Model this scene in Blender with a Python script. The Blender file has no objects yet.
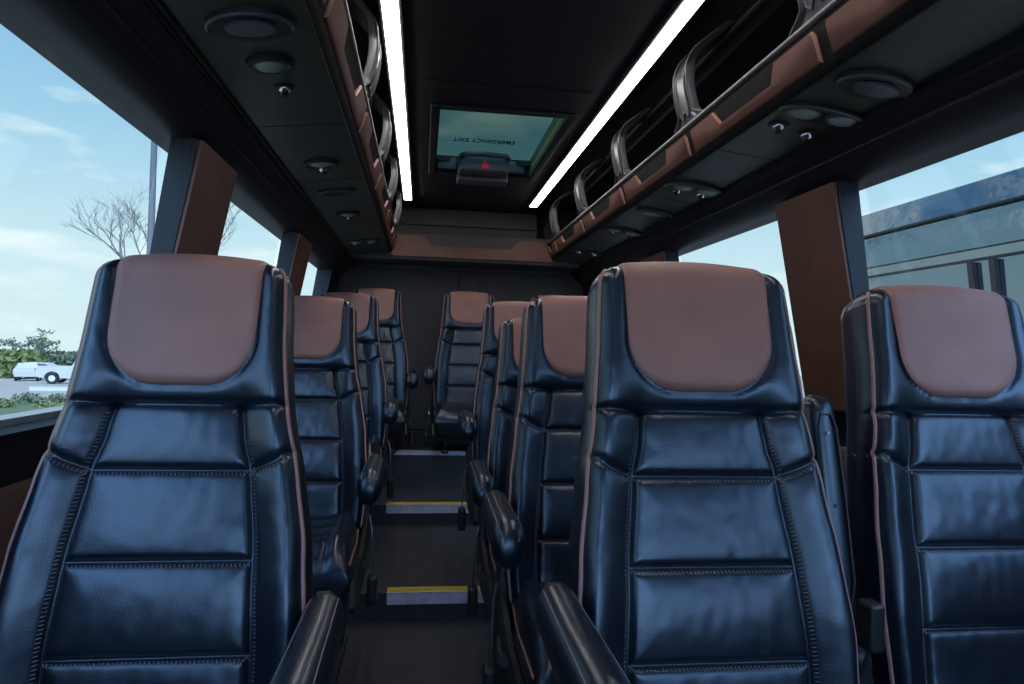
import bpy, math, random
from math import sin, cos, pi, sqrt, radians as R, exp
from mathutils import Vector, Matrix, noise
random.seed(7)
scene = bpy.context.scene
col = scene.collection
CX = 0.293                      # centre line of the bus
def mx(x): return 2*CX - x
def mr(x): return .655 - x      # the racks' own mirror line

# ------------------------------------------------------------------ materials
M = {}
def mat(name, color, rough=0.5, metal=0.0, spec=0.5, bump=None, vary=None, emit=None, coat=0.0):
    m = bpy.data.materials.new(name); m.use_nodes = True
    nt = m.node_tree; b = nt.nodes['Principled BSDF']
    b.inputs['Base Color'].default_value = (*color, 1)
    b.inputs['Roughness'].default_value = rough
    b.inputs['Metallic'].default_value = metal
    b.inputs['Specular IOR Level'].default_value = spec
    if coat:
        b.inputs['Coat Weight'].default_value = coat
        b.inputs['Coat Roughness'].default_value = 0.06
    if emit:
        b.inputs['Emission Color'].default_value = (*emit[0], 1)
        b.inputs['Emission Strength'].default_value = emit[1]
    tc = None
    if bump or vary:
        tc = nt.nodes.new('ShaderNodeTexCoord')
    if bump:
        kind, scale, strength = bump
        t = nt.nodes.new('ShaderNodeTexVoronoi' if kind == 'v' else 'ShaderNodeTexNoise')
        t.inputs['Scale'].default_value = scale
        if kind == 'n': t.inputs['Detail'].default_value = 4
        nt.links.new(tc.outputs['Object'], t.inputs['Vector'])
        bp = nt.nodes.new('ShaderNodeBump'); bp.inputs['Strength'].default_value = strength
        bp.inputs['Distance'].default_value = 0.001
        nt.links.new(t.outputs[0], bp.inputs['Height'])
        nt.links.new(bp.outputs[0], b.inputs['Normal'])
    if vary:
        scale, c2 = vary
        t = nt.nodes.new('ShaderNodeTexNoise'); t.inputs['Scale'].default_value = scale
        t.inputs['Detail'].default_value = 5
        nt.links.new(tc.outputs['Object'], t.inputs['Vector'])
        rp = nt.nodes.new('ShaderNodeValToRGB')
        rp.color_ramp.elements[0].position = .35; rp.color_ramp.elements[1].position = .65
        rp.color_ramp.elements[0].color = (*color, 1); rp.color_ramp.elements[1].color = (*c2, 1)
        nt.links.new(t.outputs[0], rp.inputs[0])
        nt.links.new(rp.outputs[0], b.inputs['Base Color'])
    M[name] = m
    return m
mat('black_leather', (.0052, .0078, .0140), .33, spec=.85, bump=('v', 420, .16))
b_ = M['black_leather'].node_tree.nodes['Principled BSDF']
b_.inputs['Specular Tint'].default_value = (.70, .84, 1.0, 1)
b_.inputs['Coat Weight'].default_value = .22; b_.inputs['Coat Roughness'].default_value = .2
mat('brown_leather', (.35, .165, .125), .50, spec=.4, bump=('n', 260, .3), vary=(9, (.30, .14, .11)))
mat('piping', (.34, .17, .14), .5)
mat('thread', (.19, .165, .18), .6)
mat('shell_plastic', (.012, .0125, .014), .5, bump=('n', 300, .15))
mat('fascia_black', (.003, .003, .0035), .7, spec=.25)
mat('hatch_liner_lit', (.20, .24, .18), .5)  # lit side wall of the hatch opening, its light put into the colour
mat('headliner', (.0085, .0095, .013), .75, bump=('n', 500, .3))
mat('wall_dark', (.0075, .0085, .011), .55, bump=('n', 300, .2))
mat('wall_panel', (.075, .066, .066), .7, bump=('n', 260, .3))
mat('pillar_brown', (.20, .090, .058), .5, spec=.4, bump=('n', 260, .3), vary=(6, (.155, .070, .046)))
mat('rack_brown', (.30, .130, .090), .5, spec=.4, bump=('n', 260, .3), vary=(8, (.25, .11, .08)))
mat('rack_vinyl', (.036, .046, .028), .5, bump=('n', 300, .2))  # green reflected from the grass is put into the base colour
mat('rack_plastic', (.075, .072, .078), .36, spec=.6)
mat('rail_metal', (.10, .096, .10), .35, metal=.1)
mat('chrome', (.75, .76, .78), .12, metal=1)
mat('lens', (.30, .36, .30), .25, spec=.8, bump=('v', 700, .6))
mat('floor_vinyl', (.034, .036, .044), .55, bump=('n', 200, .2), vary=(14, (.046, .047, .055)))
mat('nosing_metal', (.82, .78, .88), .45, metal=.2, bump=('n', 300, .2), vary=(40, (.62, .60, .70)))
mat('nosing_yellow', (.65, .48, .02), .6, bump=('n', 500, .5), vary=(60, (.52, .40, .03)))
mat('led', (.9, .9, .9), .4, emit=((1.0, .97, .98), 12.0))
mat('sill_daylit', (.38, .42, .41), .5)  # pale tone stands in for daylight on the sill
mat('led_gap', (.25, .25, .25), .5)
mat('red_led', (.4, .01, .03), .3, emit=((1, .02, .08), .12))
mat('rubber', (.012, .012, .012), .7)
mat('buckle', (.02, .02, .022), .35)
mat('belt_metal', (.4, .4, .42), .3, metal=1)
mat('hatch_frame', (.020, .020, .022), .7)
mat('letter', (.004, .006, .008), .6)
mat('gap_daylight', (.60, .75, .10), .5)  # bright outdoor green seen through the hatch gap, as a colour
mat('asphalt', (.36, .32, .26), .9, vary=(1.2, (.43, .38, .32)))
mat('grass', (.07, .11, .03), .95, vary=(.8, (.14, .17, .07)))
mat('kerb', (.62, .62, .60), .8)
mat('leaf', (.14, .17, .045), .7, vary=(.6, (.22, .25, .08)))
mat('leaf_dark', (.09, .12, .07), .8, vary=(.5, (.14, .17, .09)))
mat('leaf_grey', (.17, .20, .11), .8, vary=(3, (.10, .14, .07)))
mat('bark', (.16, .15, .14), .9)
mat('post_metal', (.11, .12, .12), .6)
mat('car_white', (.56, .52, .46), .3, coat=.4)
mat('car_glass', (.03, .04, .045), .08, spec=.8)
mat('car_light', (.5, .06, .04), .3)
mat('coach_paint', (.24, .27, .28), .07, metal=.92, bump=('n', 1.6, 1))
M['coach_paint'].node_tree.nodes['Bump'].inputs['Distance'].default_value = .012
mat('coach_lower', (.10, .13, .17), .2, metal=.6)
mat('coach_glass', (.20, .24, .27), .04, metal=.9)
mat('coach_trim', (.008, .009, .01), .4)
mat('shell_white', (.5, .5, .5), .4)

def glass_mat(name, tint, gloss):
    m = bpy.data.materials.new(name); m.use_nodes = True
    nt = m.node_tree; nt.nodes.clear()
    o = nt.nodes.new('ShaderNodeOutputMaterial'); mix = nt.nodes.new('ShaderNodeMixShader')
    t = nt.nodes.new('ShaderNodeBsdfTransparent'); t.inputs[0].default_value = (*tint, 1)
    g = nt.nodes.new('ShaderNodeBsdfGlossy'); g.inputs['Roughness'].default_value = .03
    mix.inputs[0].default_value = gloss
    nt.links.new(t.outputs[0], mix.inputs[1]); nt.links.new(g.outputs[0], mix.inputs[2])
    nt.links.new(mix.outputs[0], o.inputs[0]); M[name] = m
glass_mat('glass', (.93, .965, .97), .03)
glass_mat('hatch_glass', (.30, .38, .35), .03)

# ------------------------------------------------------------------ mesh helper
class MB:
    def __init__(s): s.v = []; s.f = []; s.m = []
    def add(s, vs, fs, mi=0):
        b = len(s.v); s.v += [tuple(v) for v in vs]
        s.f += [tuple(b+i for i in f) for f in fs]; s.m += [mi]*len(fs)
        return s
    def box(s, x0, x1, y0, y1, z0, z1, mi=0, bev=0):
        if bev <= 0:
            vs = [(x, y, z) for x in (x0, x1) for y in (y0, y1) for z in (z0, z1)]
            fs = [(0,1,3,2),(4,6,7,5),(0,4,5,1),(2,3,7,6),(0,2,6,4),(1,5,7,3)]
            return s.add(vs, fs, mi)
        # bevelled box: rounded cross-section in the two smaller axes with chamfered ends
        hx, hy, hz = (x1-x0)/2, (y1-y0)/2, (z1-z0)/2
        c = ((x0+x1)/2, (y0+y1)/2, (z0+z1)/2); b = min(bev, hx*.98, hy*.98, hz*.98)
        vs, idx = [], {}
        n = 3
        # sphere-mapped cube: corners as octant patches
        N = 2*(n+1)
        def comp(i, h):
            # i in 0..N-1
            if i <= n: a = -1; k = n-i
            else: a = 1; k = i-n-1
            return a, k/n
        def P(u, v, w):
            # u,v,w in [-1,1] cube surface param with fractions measured from inner box
            p = []
            d = Vector((u[0]*u[1], v[0]*v[1], w[0]*w[1]))
            m_ = max(abs(d.x), abs(d.y), abs(d.z), 1e-9)
            t = [math.tan(q*pi/4) for q in d]
            L = sqrt(sum(q*q for q in t)) or 1
            return (c[0]+u[0]*(hx-b)+b*t[0]/L, c[1]+v[0]*(hy-b)+b*t[1]/L, c[2]+w[0]*(hz-b)+b*t[2]/L)
        for ax in range(3):
            for sg in (-1, 1):
                g = []
                for i in range(N):
                    row = []
                    for j in range(N):
                        a = comp(i, 0); bb = comp(j, 0); cc = (sg, 1.0)
                        q = [None]*3; q[ax] = cc; q[(ax+1) % 3] = a; q[(ax+2) % 3] = bb
                        vs.append(P(*q)); row.append(len(vs)-1)
                    g.append(row)
                for i in range(N-1):
                    for j in range(N-1):
                        f = (g[i][j], g[i+1][j], g[i+1][j+1], g[i][j+1])
                        s_f = f if sg > 0 else f[::-1]
                        idx.setdefault('f', []).append(s_f)
        return s.add(vs, idx['f'], mi)
    def prism(s, pts, y0, y1, mi=0, axis='y'):
        """polygon in (x,z) extruded along y; axis 'x': polygon in (y,z) along x; 'z': (x,y) along z"""
        n = len(pts)
        def P(p, t):
            return {'y': (p[0], t, p[1]), 'x': (t, p[0], p[1]), 'z': (p[0], p[1], t)}[axis]
        vs = [P(p, y0) for p in pts]+[P(p, y1) for p in pts]
        fs = [(i, (i+1) % n, n+(i+1) % n, n+i) for i in range(n)]
        fs += [tuple(range(n))[::-1], tuple(range(n, 2*n))]
        return s.add(vs, fs, mi)
    def tube(s, path, r, n=8, mi=0, cap=True, flat=1.0, up=None):
        path = [Vector(p) for p in path]; rs = r if isinstance(r, (list, tuple)) else [r]*len(path)
        vs = []; prev = None
        for i, p in enumerate(path):
            t = (path[min(i+1, len(path)-1)]-path[max(i-1, 0)])
            if t.length < 1e-9: t = Vector((0, 0, 1))
            t.normalize()
            if prev is None:
                a = Vector(up) if up else (Vector((0, 0, 1)) if abs(t.z) < .9 else Vector((1, 0, 0)))
            else: a = prev
            e1 = (a - t*a.dot(t)); e1.normalize(); prev = e1
            e2 = t.cross(e1)
            for k in range(n):
                q = 2*pi*k/n
                vs.append(p+e1*cos(q)*rs[i]+e2*sin(q)*rs[i]*flat)
        fs = []
        for i in range(len(path)-1):
            for k in range(n):
                fs.append((i*n+k, i*n+(k+1) % n, (i+1)*n+(k+1) % n, (i+1)*n+k))
        if cap: fs += [tuple(range(n))[::-1], tuple((len(path)-1)*n+k for k in range(n))]
        return s.add(vs, fs, mi)
    def lathe(s, prof, c, n=24, mi=0, sx=1, sy=1, mat4=None):
        """profile of (r, z) revolved about z"""
        vs = []
        for r, z in prof:
            for k in range(n):
                a = 2*pi*k/n; v = Vector((r*cos(a)*sx, r*sin(a)*sy, z))
                if mat4: v = mat4 @ v
                vs.append(v+Vector(c))
        fs = []
        for i in range(len(prof)-1):
            for k in range(n):
                fs.append((i*n+k, i*n+(k+1) % n, (i+1)*n+(k+1) % n, (i+1)*n+k))
        fs += [tuple(range(n))[::-1], tuple((len(prof)-1)*n+k for k in range(n))]
        return s.add(vs, fs, mi)
    def grid(s, rows, mi=0, flip=False):
        nr, nc = len(rows), len(rows[0])
        vs = [p for r in rows for p in r]
        fs = []
        for i in range(nr-1):
            for j in range(nc-1):
                f = (i*nc+j, i*nc+j+1, (i+1)*nc+j+1, (i+1)*nc+j)
                fs.append(f[::-1] if flip else f)
        return s.add(vs, fs, mi)
    def xf(s, m):
        s.v = [tuple(m @ Vector(v)) for v in s.v]; return s
    def build(s, name, mats, parent=None, smooth=True, angle=35, weld=False):
        me = bpy.data.meshes.new(name); me.from_pydata(s.v, [], s.f)
        if not isinstance(mats, (list, tuple)): mats = [mats]
        for q in mats: me.materials.append(M[q])
        me.polygons.foreach_set('material_index', s.m)
        import bmesh
        bm = bmesh.new(); bm.from_mesh(me)
        if weld: bmesh.ops.remove_doubles(bm, verts=bm.verts, dist=1e-5)
        bmesh.ops.recalc_face_normals(bm, faces=bm.faces)
        bm.to_mesh(me); bm.free()
        if smooth:
            me.polygons.foreach_set('use_smooth', [True]*len(me.polygons))
            me.set_sharp_from_angle(angle=R(angle))
        me.update()
        o = bpy.data.objects.new(name, me); col.objects.link(o)
        if parent is not None: o.parent = parent
        return o

def tag(o, label, cat, group=None, kind=None):
    o['label'] = label; o['category'] = cat
    if group: o['group'] = group
    if kind: o['kind'] = kind
    return o
def struct(o):
    o['kind'] = 'structure'; return o
def empty(name, loc, rz=0):
    o = bpy.data.objects.new(name, None); col.objects.link(o)
    o.location = loc; o.rotation_euler = (0, 0, rz); o.empty_display_size = .1
    return o
def copy_tree(o, parent=None):
    c = o.copy(); col.objects.link(c)
    if parent is not None: c.parent = parent
    for ch in list(o.children): copy_tree(ch, c)
    return c
def lerp(a, b, t): return a+(b-a)*t
def interp(xs, ys, x):
    if x <= xs[0]: return ys[0]
    for i in range(len(xs)-1):
        if x <= xs[i+1]:
            t = (x-xs[i])/(xs[i+1]-xs[i]); t = t*t*(3-2*t)*.5+t*.5
            return lerp(ys[i], ys[i+1], t)
    return ys[-1]
def sstep(a, b, x):
    t = max(0, min(1, (x-a)/(b-a))); return t*t*(3-2*t)

# ------------------------------------------------------------------ the seat
REC = R(13.5)
H0, L = -.07, .733
HB = .470                       # seam under the headrest
WX = [-.07, .02, .12, .24, .35, .47, .60, .735]
WY = [.212, .220, .223, .214, .201, .184, .174, .167]
def wid(h):
    w = interp(WX, WY, h); r = .040
    if h > L-r: w -= (r-sqrt(max(0, r*r-(h-(L-r))**2)))
    return w
def sx_f(h): return interp([-.07, 0, .09, .22, .365, .42, .468], [.146, .144, .142, .134, .120, .108, .103], h)
SEAMS = []
def seam(*pts): SEAMS.append(pts)
for s_ in (-1, 1):
    seam(*[(s_*sx_f(h_), h_) for h_ in [.468-.012*k for k in range(45)]])
    seam((s_*.120, .365), (s_*.160, .380), (s_*.205, .405))
for hh, ww in ((.365, .120), (.228, .134), (.092, .142)):
    seam((-ww, hh), (ww, hh))
def segd(px, py, a, b):
    ax, ay = a; bx, by = b; dx, dy = bx-ax, by-ay
    t = max(0, min(1, ((px-ax)*dx+(py-ay)*dy)/(dx*dx+dy*dy)))
    return math.hypot(px-ax-t*dx, py-ay-t*dy)
def seamd(x, h):
    m = abs(abs(x)-sx_f(h))
    for sm in SEAMS:
        if len(sm) > 10: continue
        for i in range(len(sm)-1):
            m = min(m, segd(x, h, sm[i], sm[i+1]))
    return m
PH = .500                        # patch bottom
PW, PRr = .121, .082
def patch_hw(h):
    """half width of the brown insert at height h"""
    w = PW+.004*sstep(PH, L, h)
    if h < PH+PRr: w -= PRr-sqrt(max(0, PRr**2-(PH+PRr-h)**2))
    return w
def patch_in(x, h):
    """signed distance-ish to the border of the insert (positive inside)"""
    a = PW+.003-abs(x); b = h-PH
    if a < PRr and b < PRr:
        return PRr-math.hypot(PRr-a, PRr-b)
    return min(a, b)
def rnd(de, r):
    q = min(1, max(0, de/r)); return sqrt(max(0, 1-(1-q)**2))
def front_d(x, h):
    w = wid(h)
    e = rnd(w-abs(x), .028)*rnd(min(L-h, h-H0), .038)
    head = sstep(HB-.01, HB+.05, h)
    ax = abs(x)
    d = .048
    d += head*.011
    # side bolsters stand forward of the middle panels
    sx = seam_x(h)
    d += (1-head)*.018*sstep(sx-.004, sx+.055, ax)
    # lumbar swell
    d += (1-head)*.012*exp(-((h-.16)/.12)**2)
    # headrest wings curl forward a little
    d += head*.008*sstep(.09, .15, ax)
    # quilting
    sd = seamd(x, h) if h < HB else 9
    if sd < .08: d -= .0075*exp(-(sd/.0055)**2)+.0062*exp(-sd/.017)
    # deep crease under the headrest
    hd = abs(h-HB)
    d -= .006*exp(-(hd/.006)**2)+.006*exp(-hd/.014)
    # border of the brown insert
    if h > PH-.03:
        pd = abs(patch_in(x, h)); d -= .006*exp(-pd/.005)
    # soft wrinkles
    d += .0009*noise.noise(Vector((x*16, h*16, 3.1)))+.0007*noise.noise(Vector((x*45, h*38, 7)))
    return d*e
def rear_d(x, h):
    w = wid(h)
    return .060*rnd(w-abs(x), .022)*rnd(min(L-h, h-H0), .034)
U_ = Vector((0, sin(REC), cos(REC))); N_ = Vector((0, -cos(REC), sin(REC)))
def SP(x, h, d):
    h -= .016*(x/.17)**2*sstep(.52, .735, h)
    return Vector((x, 0, 0))+U_*h+N_*d

def ladder(n, r):
    """parameters -1..1 packed near both ends"""
    out = []
    for i in range(n+1):
        t = -1+2*i/n
        out.append(t)
    return out
def s_params():
    a = [0, .004, .012, .028, .05, .08, .115, .15]
    neg = [-1+q for q in a]; mid = [-.85+1.7*(i+1)/120 for i in range(119)]
    return neg+mid+[-q for q in neg[::-1]]
def h_params():
    hs = []; n = 150
    hs = [H0, H0+.001, H0+.004, H0+.01, H0+.02, H0+.032]
    a = hs[-1]+.006
    while a < L-.042: hs.append(a); a += .0052
    return hs+[L-q for q in (.040, .034, .027, .020, .014, .009, .005, .0022, .0006, 0)]
def seam_x(h): return interp([-.07, 0, .09, .22, .365, .42, .468], [.146, .144, .142, .134, .120, .108, .103], h)
def colx(s, h):
    """lateral position of grid column s (-1..1): column |s|=.6 runs exactly along the long seam"""
    a = abs(s); sx = seam_x(h); w = wid(h)
    x = sx*a/.6 if a < .6 else sx+(w-sx)*(a-.6)/.4
    return math.copysign(x, s)
def s_params():
    half = [0]
    while half[-1] < .54: half.append(half[-1]+.0175)
    half = half[:-1]+[.545, .56, .572, .582, .589, .595, .6, .605, .611, .618, .628, .64, .655, .675]
    while half[-1] < .86: half.append(half[-1]+.0165)
    half += [.89, .915, .937, .955, .970, .982, .991, .997, 1]
    return [-q for q in half[::-1]]+half[1:]
def h_params():
    hs = [H0, H0+.001, H0+.004, H0+.01, H0+.02, H0+.032]; a = hs[-1]
    key = [.365, .228, .092, HB]
    while True:
        near = min(abs(a+.002-k) for k in key)
        a += .0020 if near < .008 else (.0034 if near < .02 else .0055)
        if a > L-.043: break
        hs.append(a)
    return hs+[L-q for q in (.040, .034, .027, .020, .014, .009, .005, .0022, .0006, 0)]
SS, HS = s_params(), h_params()

def seat_parts(arms, AZ=.185):
    """parts of one seat; origin at the pivot of the backrest, cushion level. Returns {root,...}"""
    root = empty('passenger_seat', (0, 0, 0))
    b = MB()
    b.grid([[SP(colx(s, h), h, front_d(colx(s, h), h)) for s in SS] for h in HS])
    b.grid([[SP(s*wid(h), h, -rear_d(s*wid(h), h)) for s in SS[::3]+[1]] for h in HS[::3]+[L]], flip=True)
    back = b.build('backrest', 'black_leather', root, angle=80)
    # brown insert: follows the headrest, over the top and a little down the rear
    p = MB(); rows = []
    hs = [PH+q for q in (.0, .0015, .004, .008, .014, .022, .032, .045, .06, .075)]
    a = PH+.085
    while a < L-.042: hs.append(a); a += .008
    hs += [L-q for q in (.040, .034, .027, .020, .014, .009, .005, .0022, .0006, 0)]
    ts = [-1, -.97, -.93, -.87]+[-.8+1.6*i/20 for i in range(21)]+[.87, .93, .97, 1]
    for h in hs:
        pw = patch_hw(h); row = []
        for t in ts:
            x = t*pw
            lift = .0012+.0045*rnd(max(0, min(patch_in(x, h), .02)), .014)
            row.append(SP(x, h+lift*.7*sstep(L-.05, L, h), front_d(x, h)+lift*(1-.5*sstep(L-.03, L, h))))
        rows.append(row)
    for h in [L-q for q in (.0006, .0022, .005, .009, .014, .020, .03, .05, .08)]:
        pw = patch_hw(h)
        rows.append([SP(t*pw, h+.004*sstep(L-.05, L, h), -rear_d(t*pw, h)-.003) for t in ts])
    p.grid(rows)
    p.build('headrest_insert', 'brown_leather', root, angle=80)
    # piping along both edges, rounding the top corners
    for sg in (-1, 1):
        pts = []
        n = 90
        for i in range(n+1):
            h = lerp(-.05, L-.012, i/n)
            x = sg*(wid(h)-.0065)
            pts.append(SP(x, h, front_d(x, h)+.0018))
        t = MB().tube(pts, .0038, n=6)
        t.build('piping', 'piping', back)
    # stitching beside every seam
    st = MB()
    for sm in SEAMS:
        horiz = abs(sm[0][1]-sm[-1][1]) < .001
        for i in range(len(sm)-1):
            a0, b0 = Vector((*sm[i], 0)), Vector((*sm[i+1], 0))
            dv = b0-a0; ln = dv.length; dv.normalize(); nv = Vector((-dv.y, dv.x, 0))
            k = 0
            while k*.0062+.003 < ln:
                c0 = a0+dv*(k*.0062+.003)
                # short thread ticks lying across the seam's lower / outer lip
                c = c0+nv*(.0065 if (horiz and nv.y < 0) or (not horiz and nv.x*c0.x > 0) else -.0065)
                if not (c.y > HB-.012 or c.y < -.05):
                    q = [c-nv*.0022+dv*.0006, c+nv*.0022-dv*.0006]
                    st.tube([SP(w.x, w.y, front_d(w.x, w.y)+.0004) for w in q], .0008, n=4)
                k += 1
    for i in range(60):        # under the headrest
        pass
    st.build('stitching', 'thread', back, smooth=False)
    # cushion
    c = MB(); top = []
    CL, CW = .455, .216
    def cw(y): # y from 0 rear to -CL front
        return CW-.012*sstep(-.25, 0, y)
    def cz(x, y):
        de = min(cw(y)-abs(x), y+CL, .03-y)
        e = rnd(de, .05)
        z = .0+.018*sstep(.10, .17, abs(x))-.035*sstep(-.33, -CL, y)
        for yy in (-.10, -.20, -.30):
            if abs(x) < .15: z -= .010*exp(-abs(y-yy)/.008)
        z -= .012*exp(-abs(abs(x)-.145)/.008)
        return -.085+(.085+z)*e if e < 1 else z
    ys = [.03-q for q in (0, .002, .006, .014, .025, .04)]+[-.02-i*.0095 for i in range(41)]+[-CL+q for q in (.040, .028, .018, .010, .004, .001, 0)]
    sp = [-1, -.995, -.98, -.95, -.9, -.85]+[-.8+1.6*i/40 for i in range(41)]+[.85, .9, .95, .98, .995, 1]
    c.grid([[(s*cw(y), y, cz(s*cw(y), y)) for s in sp] for y in ys])
    c.grid([[(s*cw(y), y, -.085-.095*rnd(min(cw(y)-abs(s*cw(y)), y+CL, .03-y), .03)) for s in sp[::2]+[1]] for y in ys[::2]+[-CL]], flip=True)
    cu = c.build('cushion', 'black_leather', root, angle=80)
    loop = []
    for i in range(41):
        y = lerp(.0, -CL+.03, i/40); loop.append((cw(y)-.002, y, -.045))
    for sg in (-1, 1):
        MB().tube([(sg*a_, b_, c_) for a_, b_, c_ in loop], .0028, n=6).build('piping', 'piping', cu)
    # side shield and base
    bf = MB()
    bf.box(-.17, .17, -.40, -.02, -.215, -.165, bev=.01)
    bf.box(-.162, -.138, -.40, .06, -.235, -.20, bev=.006); bf.box(.138, .162, -.40, .06, -.235, -.20, bev=.006)
    bf.build('base_frame', 'shell_plastic', root)
    # hinge plates between cushion and backrest
    for sg in (-1, 1):
        pr = [(-.14, -.19), (.10, -.19), (.115, -.10), (.085, .035), (.045, .06), (.01, .04), (-.02, -.06), (-.13, -.10)]
        MB().prism(pr, sg*.214, sg*.228, axis='x').build('hinge_cover', 'shell_plastic', root)
    # recline lever and belt buckle on the aisle side(s)
    for kind, sg in arms:
        if kind != 'aisle': continue
        ax = sg*.252
        # armrest pad: fat leather roll, thicker and drooping towards its front end
        a = MB(); rows = []
        path = []
        LA = .345; y0 = -.005
        N = 34
        def arm_ring(t, kscale=1.0, grow=0.0):
            y = y0-LA*t
            zc = AZ-.016*t*t
            hh = lerp(.040, .051, sstep(.3, 1, t)); hw = lerp(.030, .036, t)
            endr = .045
            dist = min(t*LA/.03, (1-t)*LA/endr, 1)
            q = sqrt(max(0, 1-(1-dist)**2))
            return y, zc-.006*(1-q), hh*q+grow, hw*(.25+.75*q if q < 1 else 1)*(1 if q > 0 else 0)+grow
        tt = [0, .003, .01, .02, .04, .06, .085]+[.1+.76*i/18 for i in range(19)]+[.875, .895, .915, .935, .955, .97, .982, .991, .997, 1]
        for t in tt:
            y, zc, hh, hw = arm_ring(t); row = []
            for k in range(25):
                an = 2*pi*k/24; ca, sa = cos(an), sin(an)
                row.append((ax+hw*math.copysign(abs(ca)**.9, ca), y, zc+hh*math.copysign(abs(sa)**.88, sa)))
            rows.append(row)
        a.grid(rows)
        ar = a.build('armrest', 'black_leather', root, angle=70, weld=True)
        for so in (-1, 1):
            pts = []
            for i in range(26):
                t = .02+.965*i/25
                y, zc, hh, hw = arm_ring(t)
                pts.append((ax+so*hw*.66, y, zc+hh*.775))
            MB().tube(pts, .0013, n=5).build('seam', 'thread', ar)
        hb = MB(); hb.lathe([(.0, -.016), (.030, -.016), (.036, -.010), (.036, .010), (.030, .016), (.0, .016)], (sg*.245, .01, AZ-.01), mat4=Matrix.Rotation(pi/2, 4, 'Y'))
        hb.build('armrest_pivot', 'shell_plastic', root)
        lv = MB(); lv.tube([(sg*.232, -.05, -.13), (sg*.240, -.14, -.125), (sg*.240, -.20, -.115)], [.010, .010, .013], n=10)
        lv.build('recline_lever', 'shell_plastic', root)
        bk = MB()
        bk.tube([(sg*.232, .03, -.02), (sg*.244, .0, -.06), (sg*.250, -.03, -.13), (sg*.254, -.045, -.20)], .003, n=6, mi=1)
        bk.box(sg*.254-.016, sg*.254+.016, -.075, -.020, -.29, -.195, bev=.009)
        bk.build('seat_belt_buckle', ['buckle', 'belt_metal'], root)
        # moulded side shield below the armrest
        sh = MB(); pr = [(-.43, -.16), (-.40, -.185), (-.06, -.20), (.05, -.17), (.06, -.05), (.03, .02), (-.02, -.04), (-.20, -.09), (-.40, -.10)]
        sh.prism(pr, sg*.217, sg*.230, axis='x'); sh.build('side_shield', 'shell_plastic', root)
    for kind, sg in arms:
        if kind != 'raised': continue
        ax = sg*.275
        a = MB(); rows = []
        for i in range(31):
            t = i/30; e = min(t/.08, (1-t)/.08, 1); q = sqrt(max(0, 1-(1-e)**2))
            h = lerp(.09, .51, t); hw = .030*q; dd = .040*q
            row = []
            for k in range(21):
                an = 2*pi*k/20; ca, sa = cos(an), sin(an)
                P = SP(0, h, .02); x = ax+hw*math.copysign(abs(ca)**.7, ca)
                P = Vector((x, 0, 0))+U_*h+N_*(.0+dd*math.copysign(abs(sa)**.7, sa))
                row.append(P)
            rows.append(row)
        a.grid(rows); ar = a.build('armrest', 'black_leather', root, angle=70, weld=True)
        # raised border strip with rivets on the armrest's under side
        pts = []
        for (u, h) in [(-.017, .17), (-.019, .31), (-.017, .44), (-.010, .465), (.010, .465), (.017, .44), (.019, .31), (.017, .17), (.010, .145), (-.010, .145), (-.017, .17)]:
            pts.append(Vector((ax+u, 0, 0))+U_*h+N_*.041)
        MB().tube(pts, .0025, n=6).build('border_strip', 'shell_plastic', ar)
        rv = MB()
        for h in (.43, .30, .21):
            rv = MB(); rv.lathe([(0, .002), (.004, .002), (.004, 0), (0, 0)], Vector((ax, 0, 0))+U_*h+N_*.0405, n=10, mat4=Matrix.Rotation(pi/2, 4, 'X')); rv.build('rivet', 'belt_metal', ar)
        bb = MB(); bb.box(ax-.028, ax+.028, -.05, .05, -.02, .075, bev=.02); bb.build('armrest_pivot', 'shell_plastic', root)
        bk = MB(); bk.tube([(ax-.004, -.02, .0), (ax-.004, -.06, .05), (ax-.004, -.075, .10)], .004, n=6, mi=1)
        bk.box(ax-.018, ax+.010, -.095, -.055, .09, .17, bev=.008); bk.build('seat_belt_buckle', ['buckle', 'belt_metal'], root)
    return root

def add_legs(root, hz):
    """two sled legs from the base frame down to the floor, hz = cushion height over the floor"""
    for sg in (-1, 1):
        l = MB(); x = sg*.150
        l.prism([(-.36, -.20), (-.32, -.20), (-.29, -hz+.02), (-.34, -hz+.02)], x-.012, x+.012, axis='x')
        l.prism([(.0, -.20), (.04, -.20), (.05, -hz+.02), (.0, -hz+.02)], x-.012, x+.012, axis='x')
        l.box(x-.02, x+.02, -.40, .08, -hz+.001, -hz+.022, bev=.004)
        l.build('leg', 'shell_plastic', root)

protoR = seat_parts([('aisle', -1)])
protoL = seat_parts([('aisle', 1)], .155)
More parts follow.
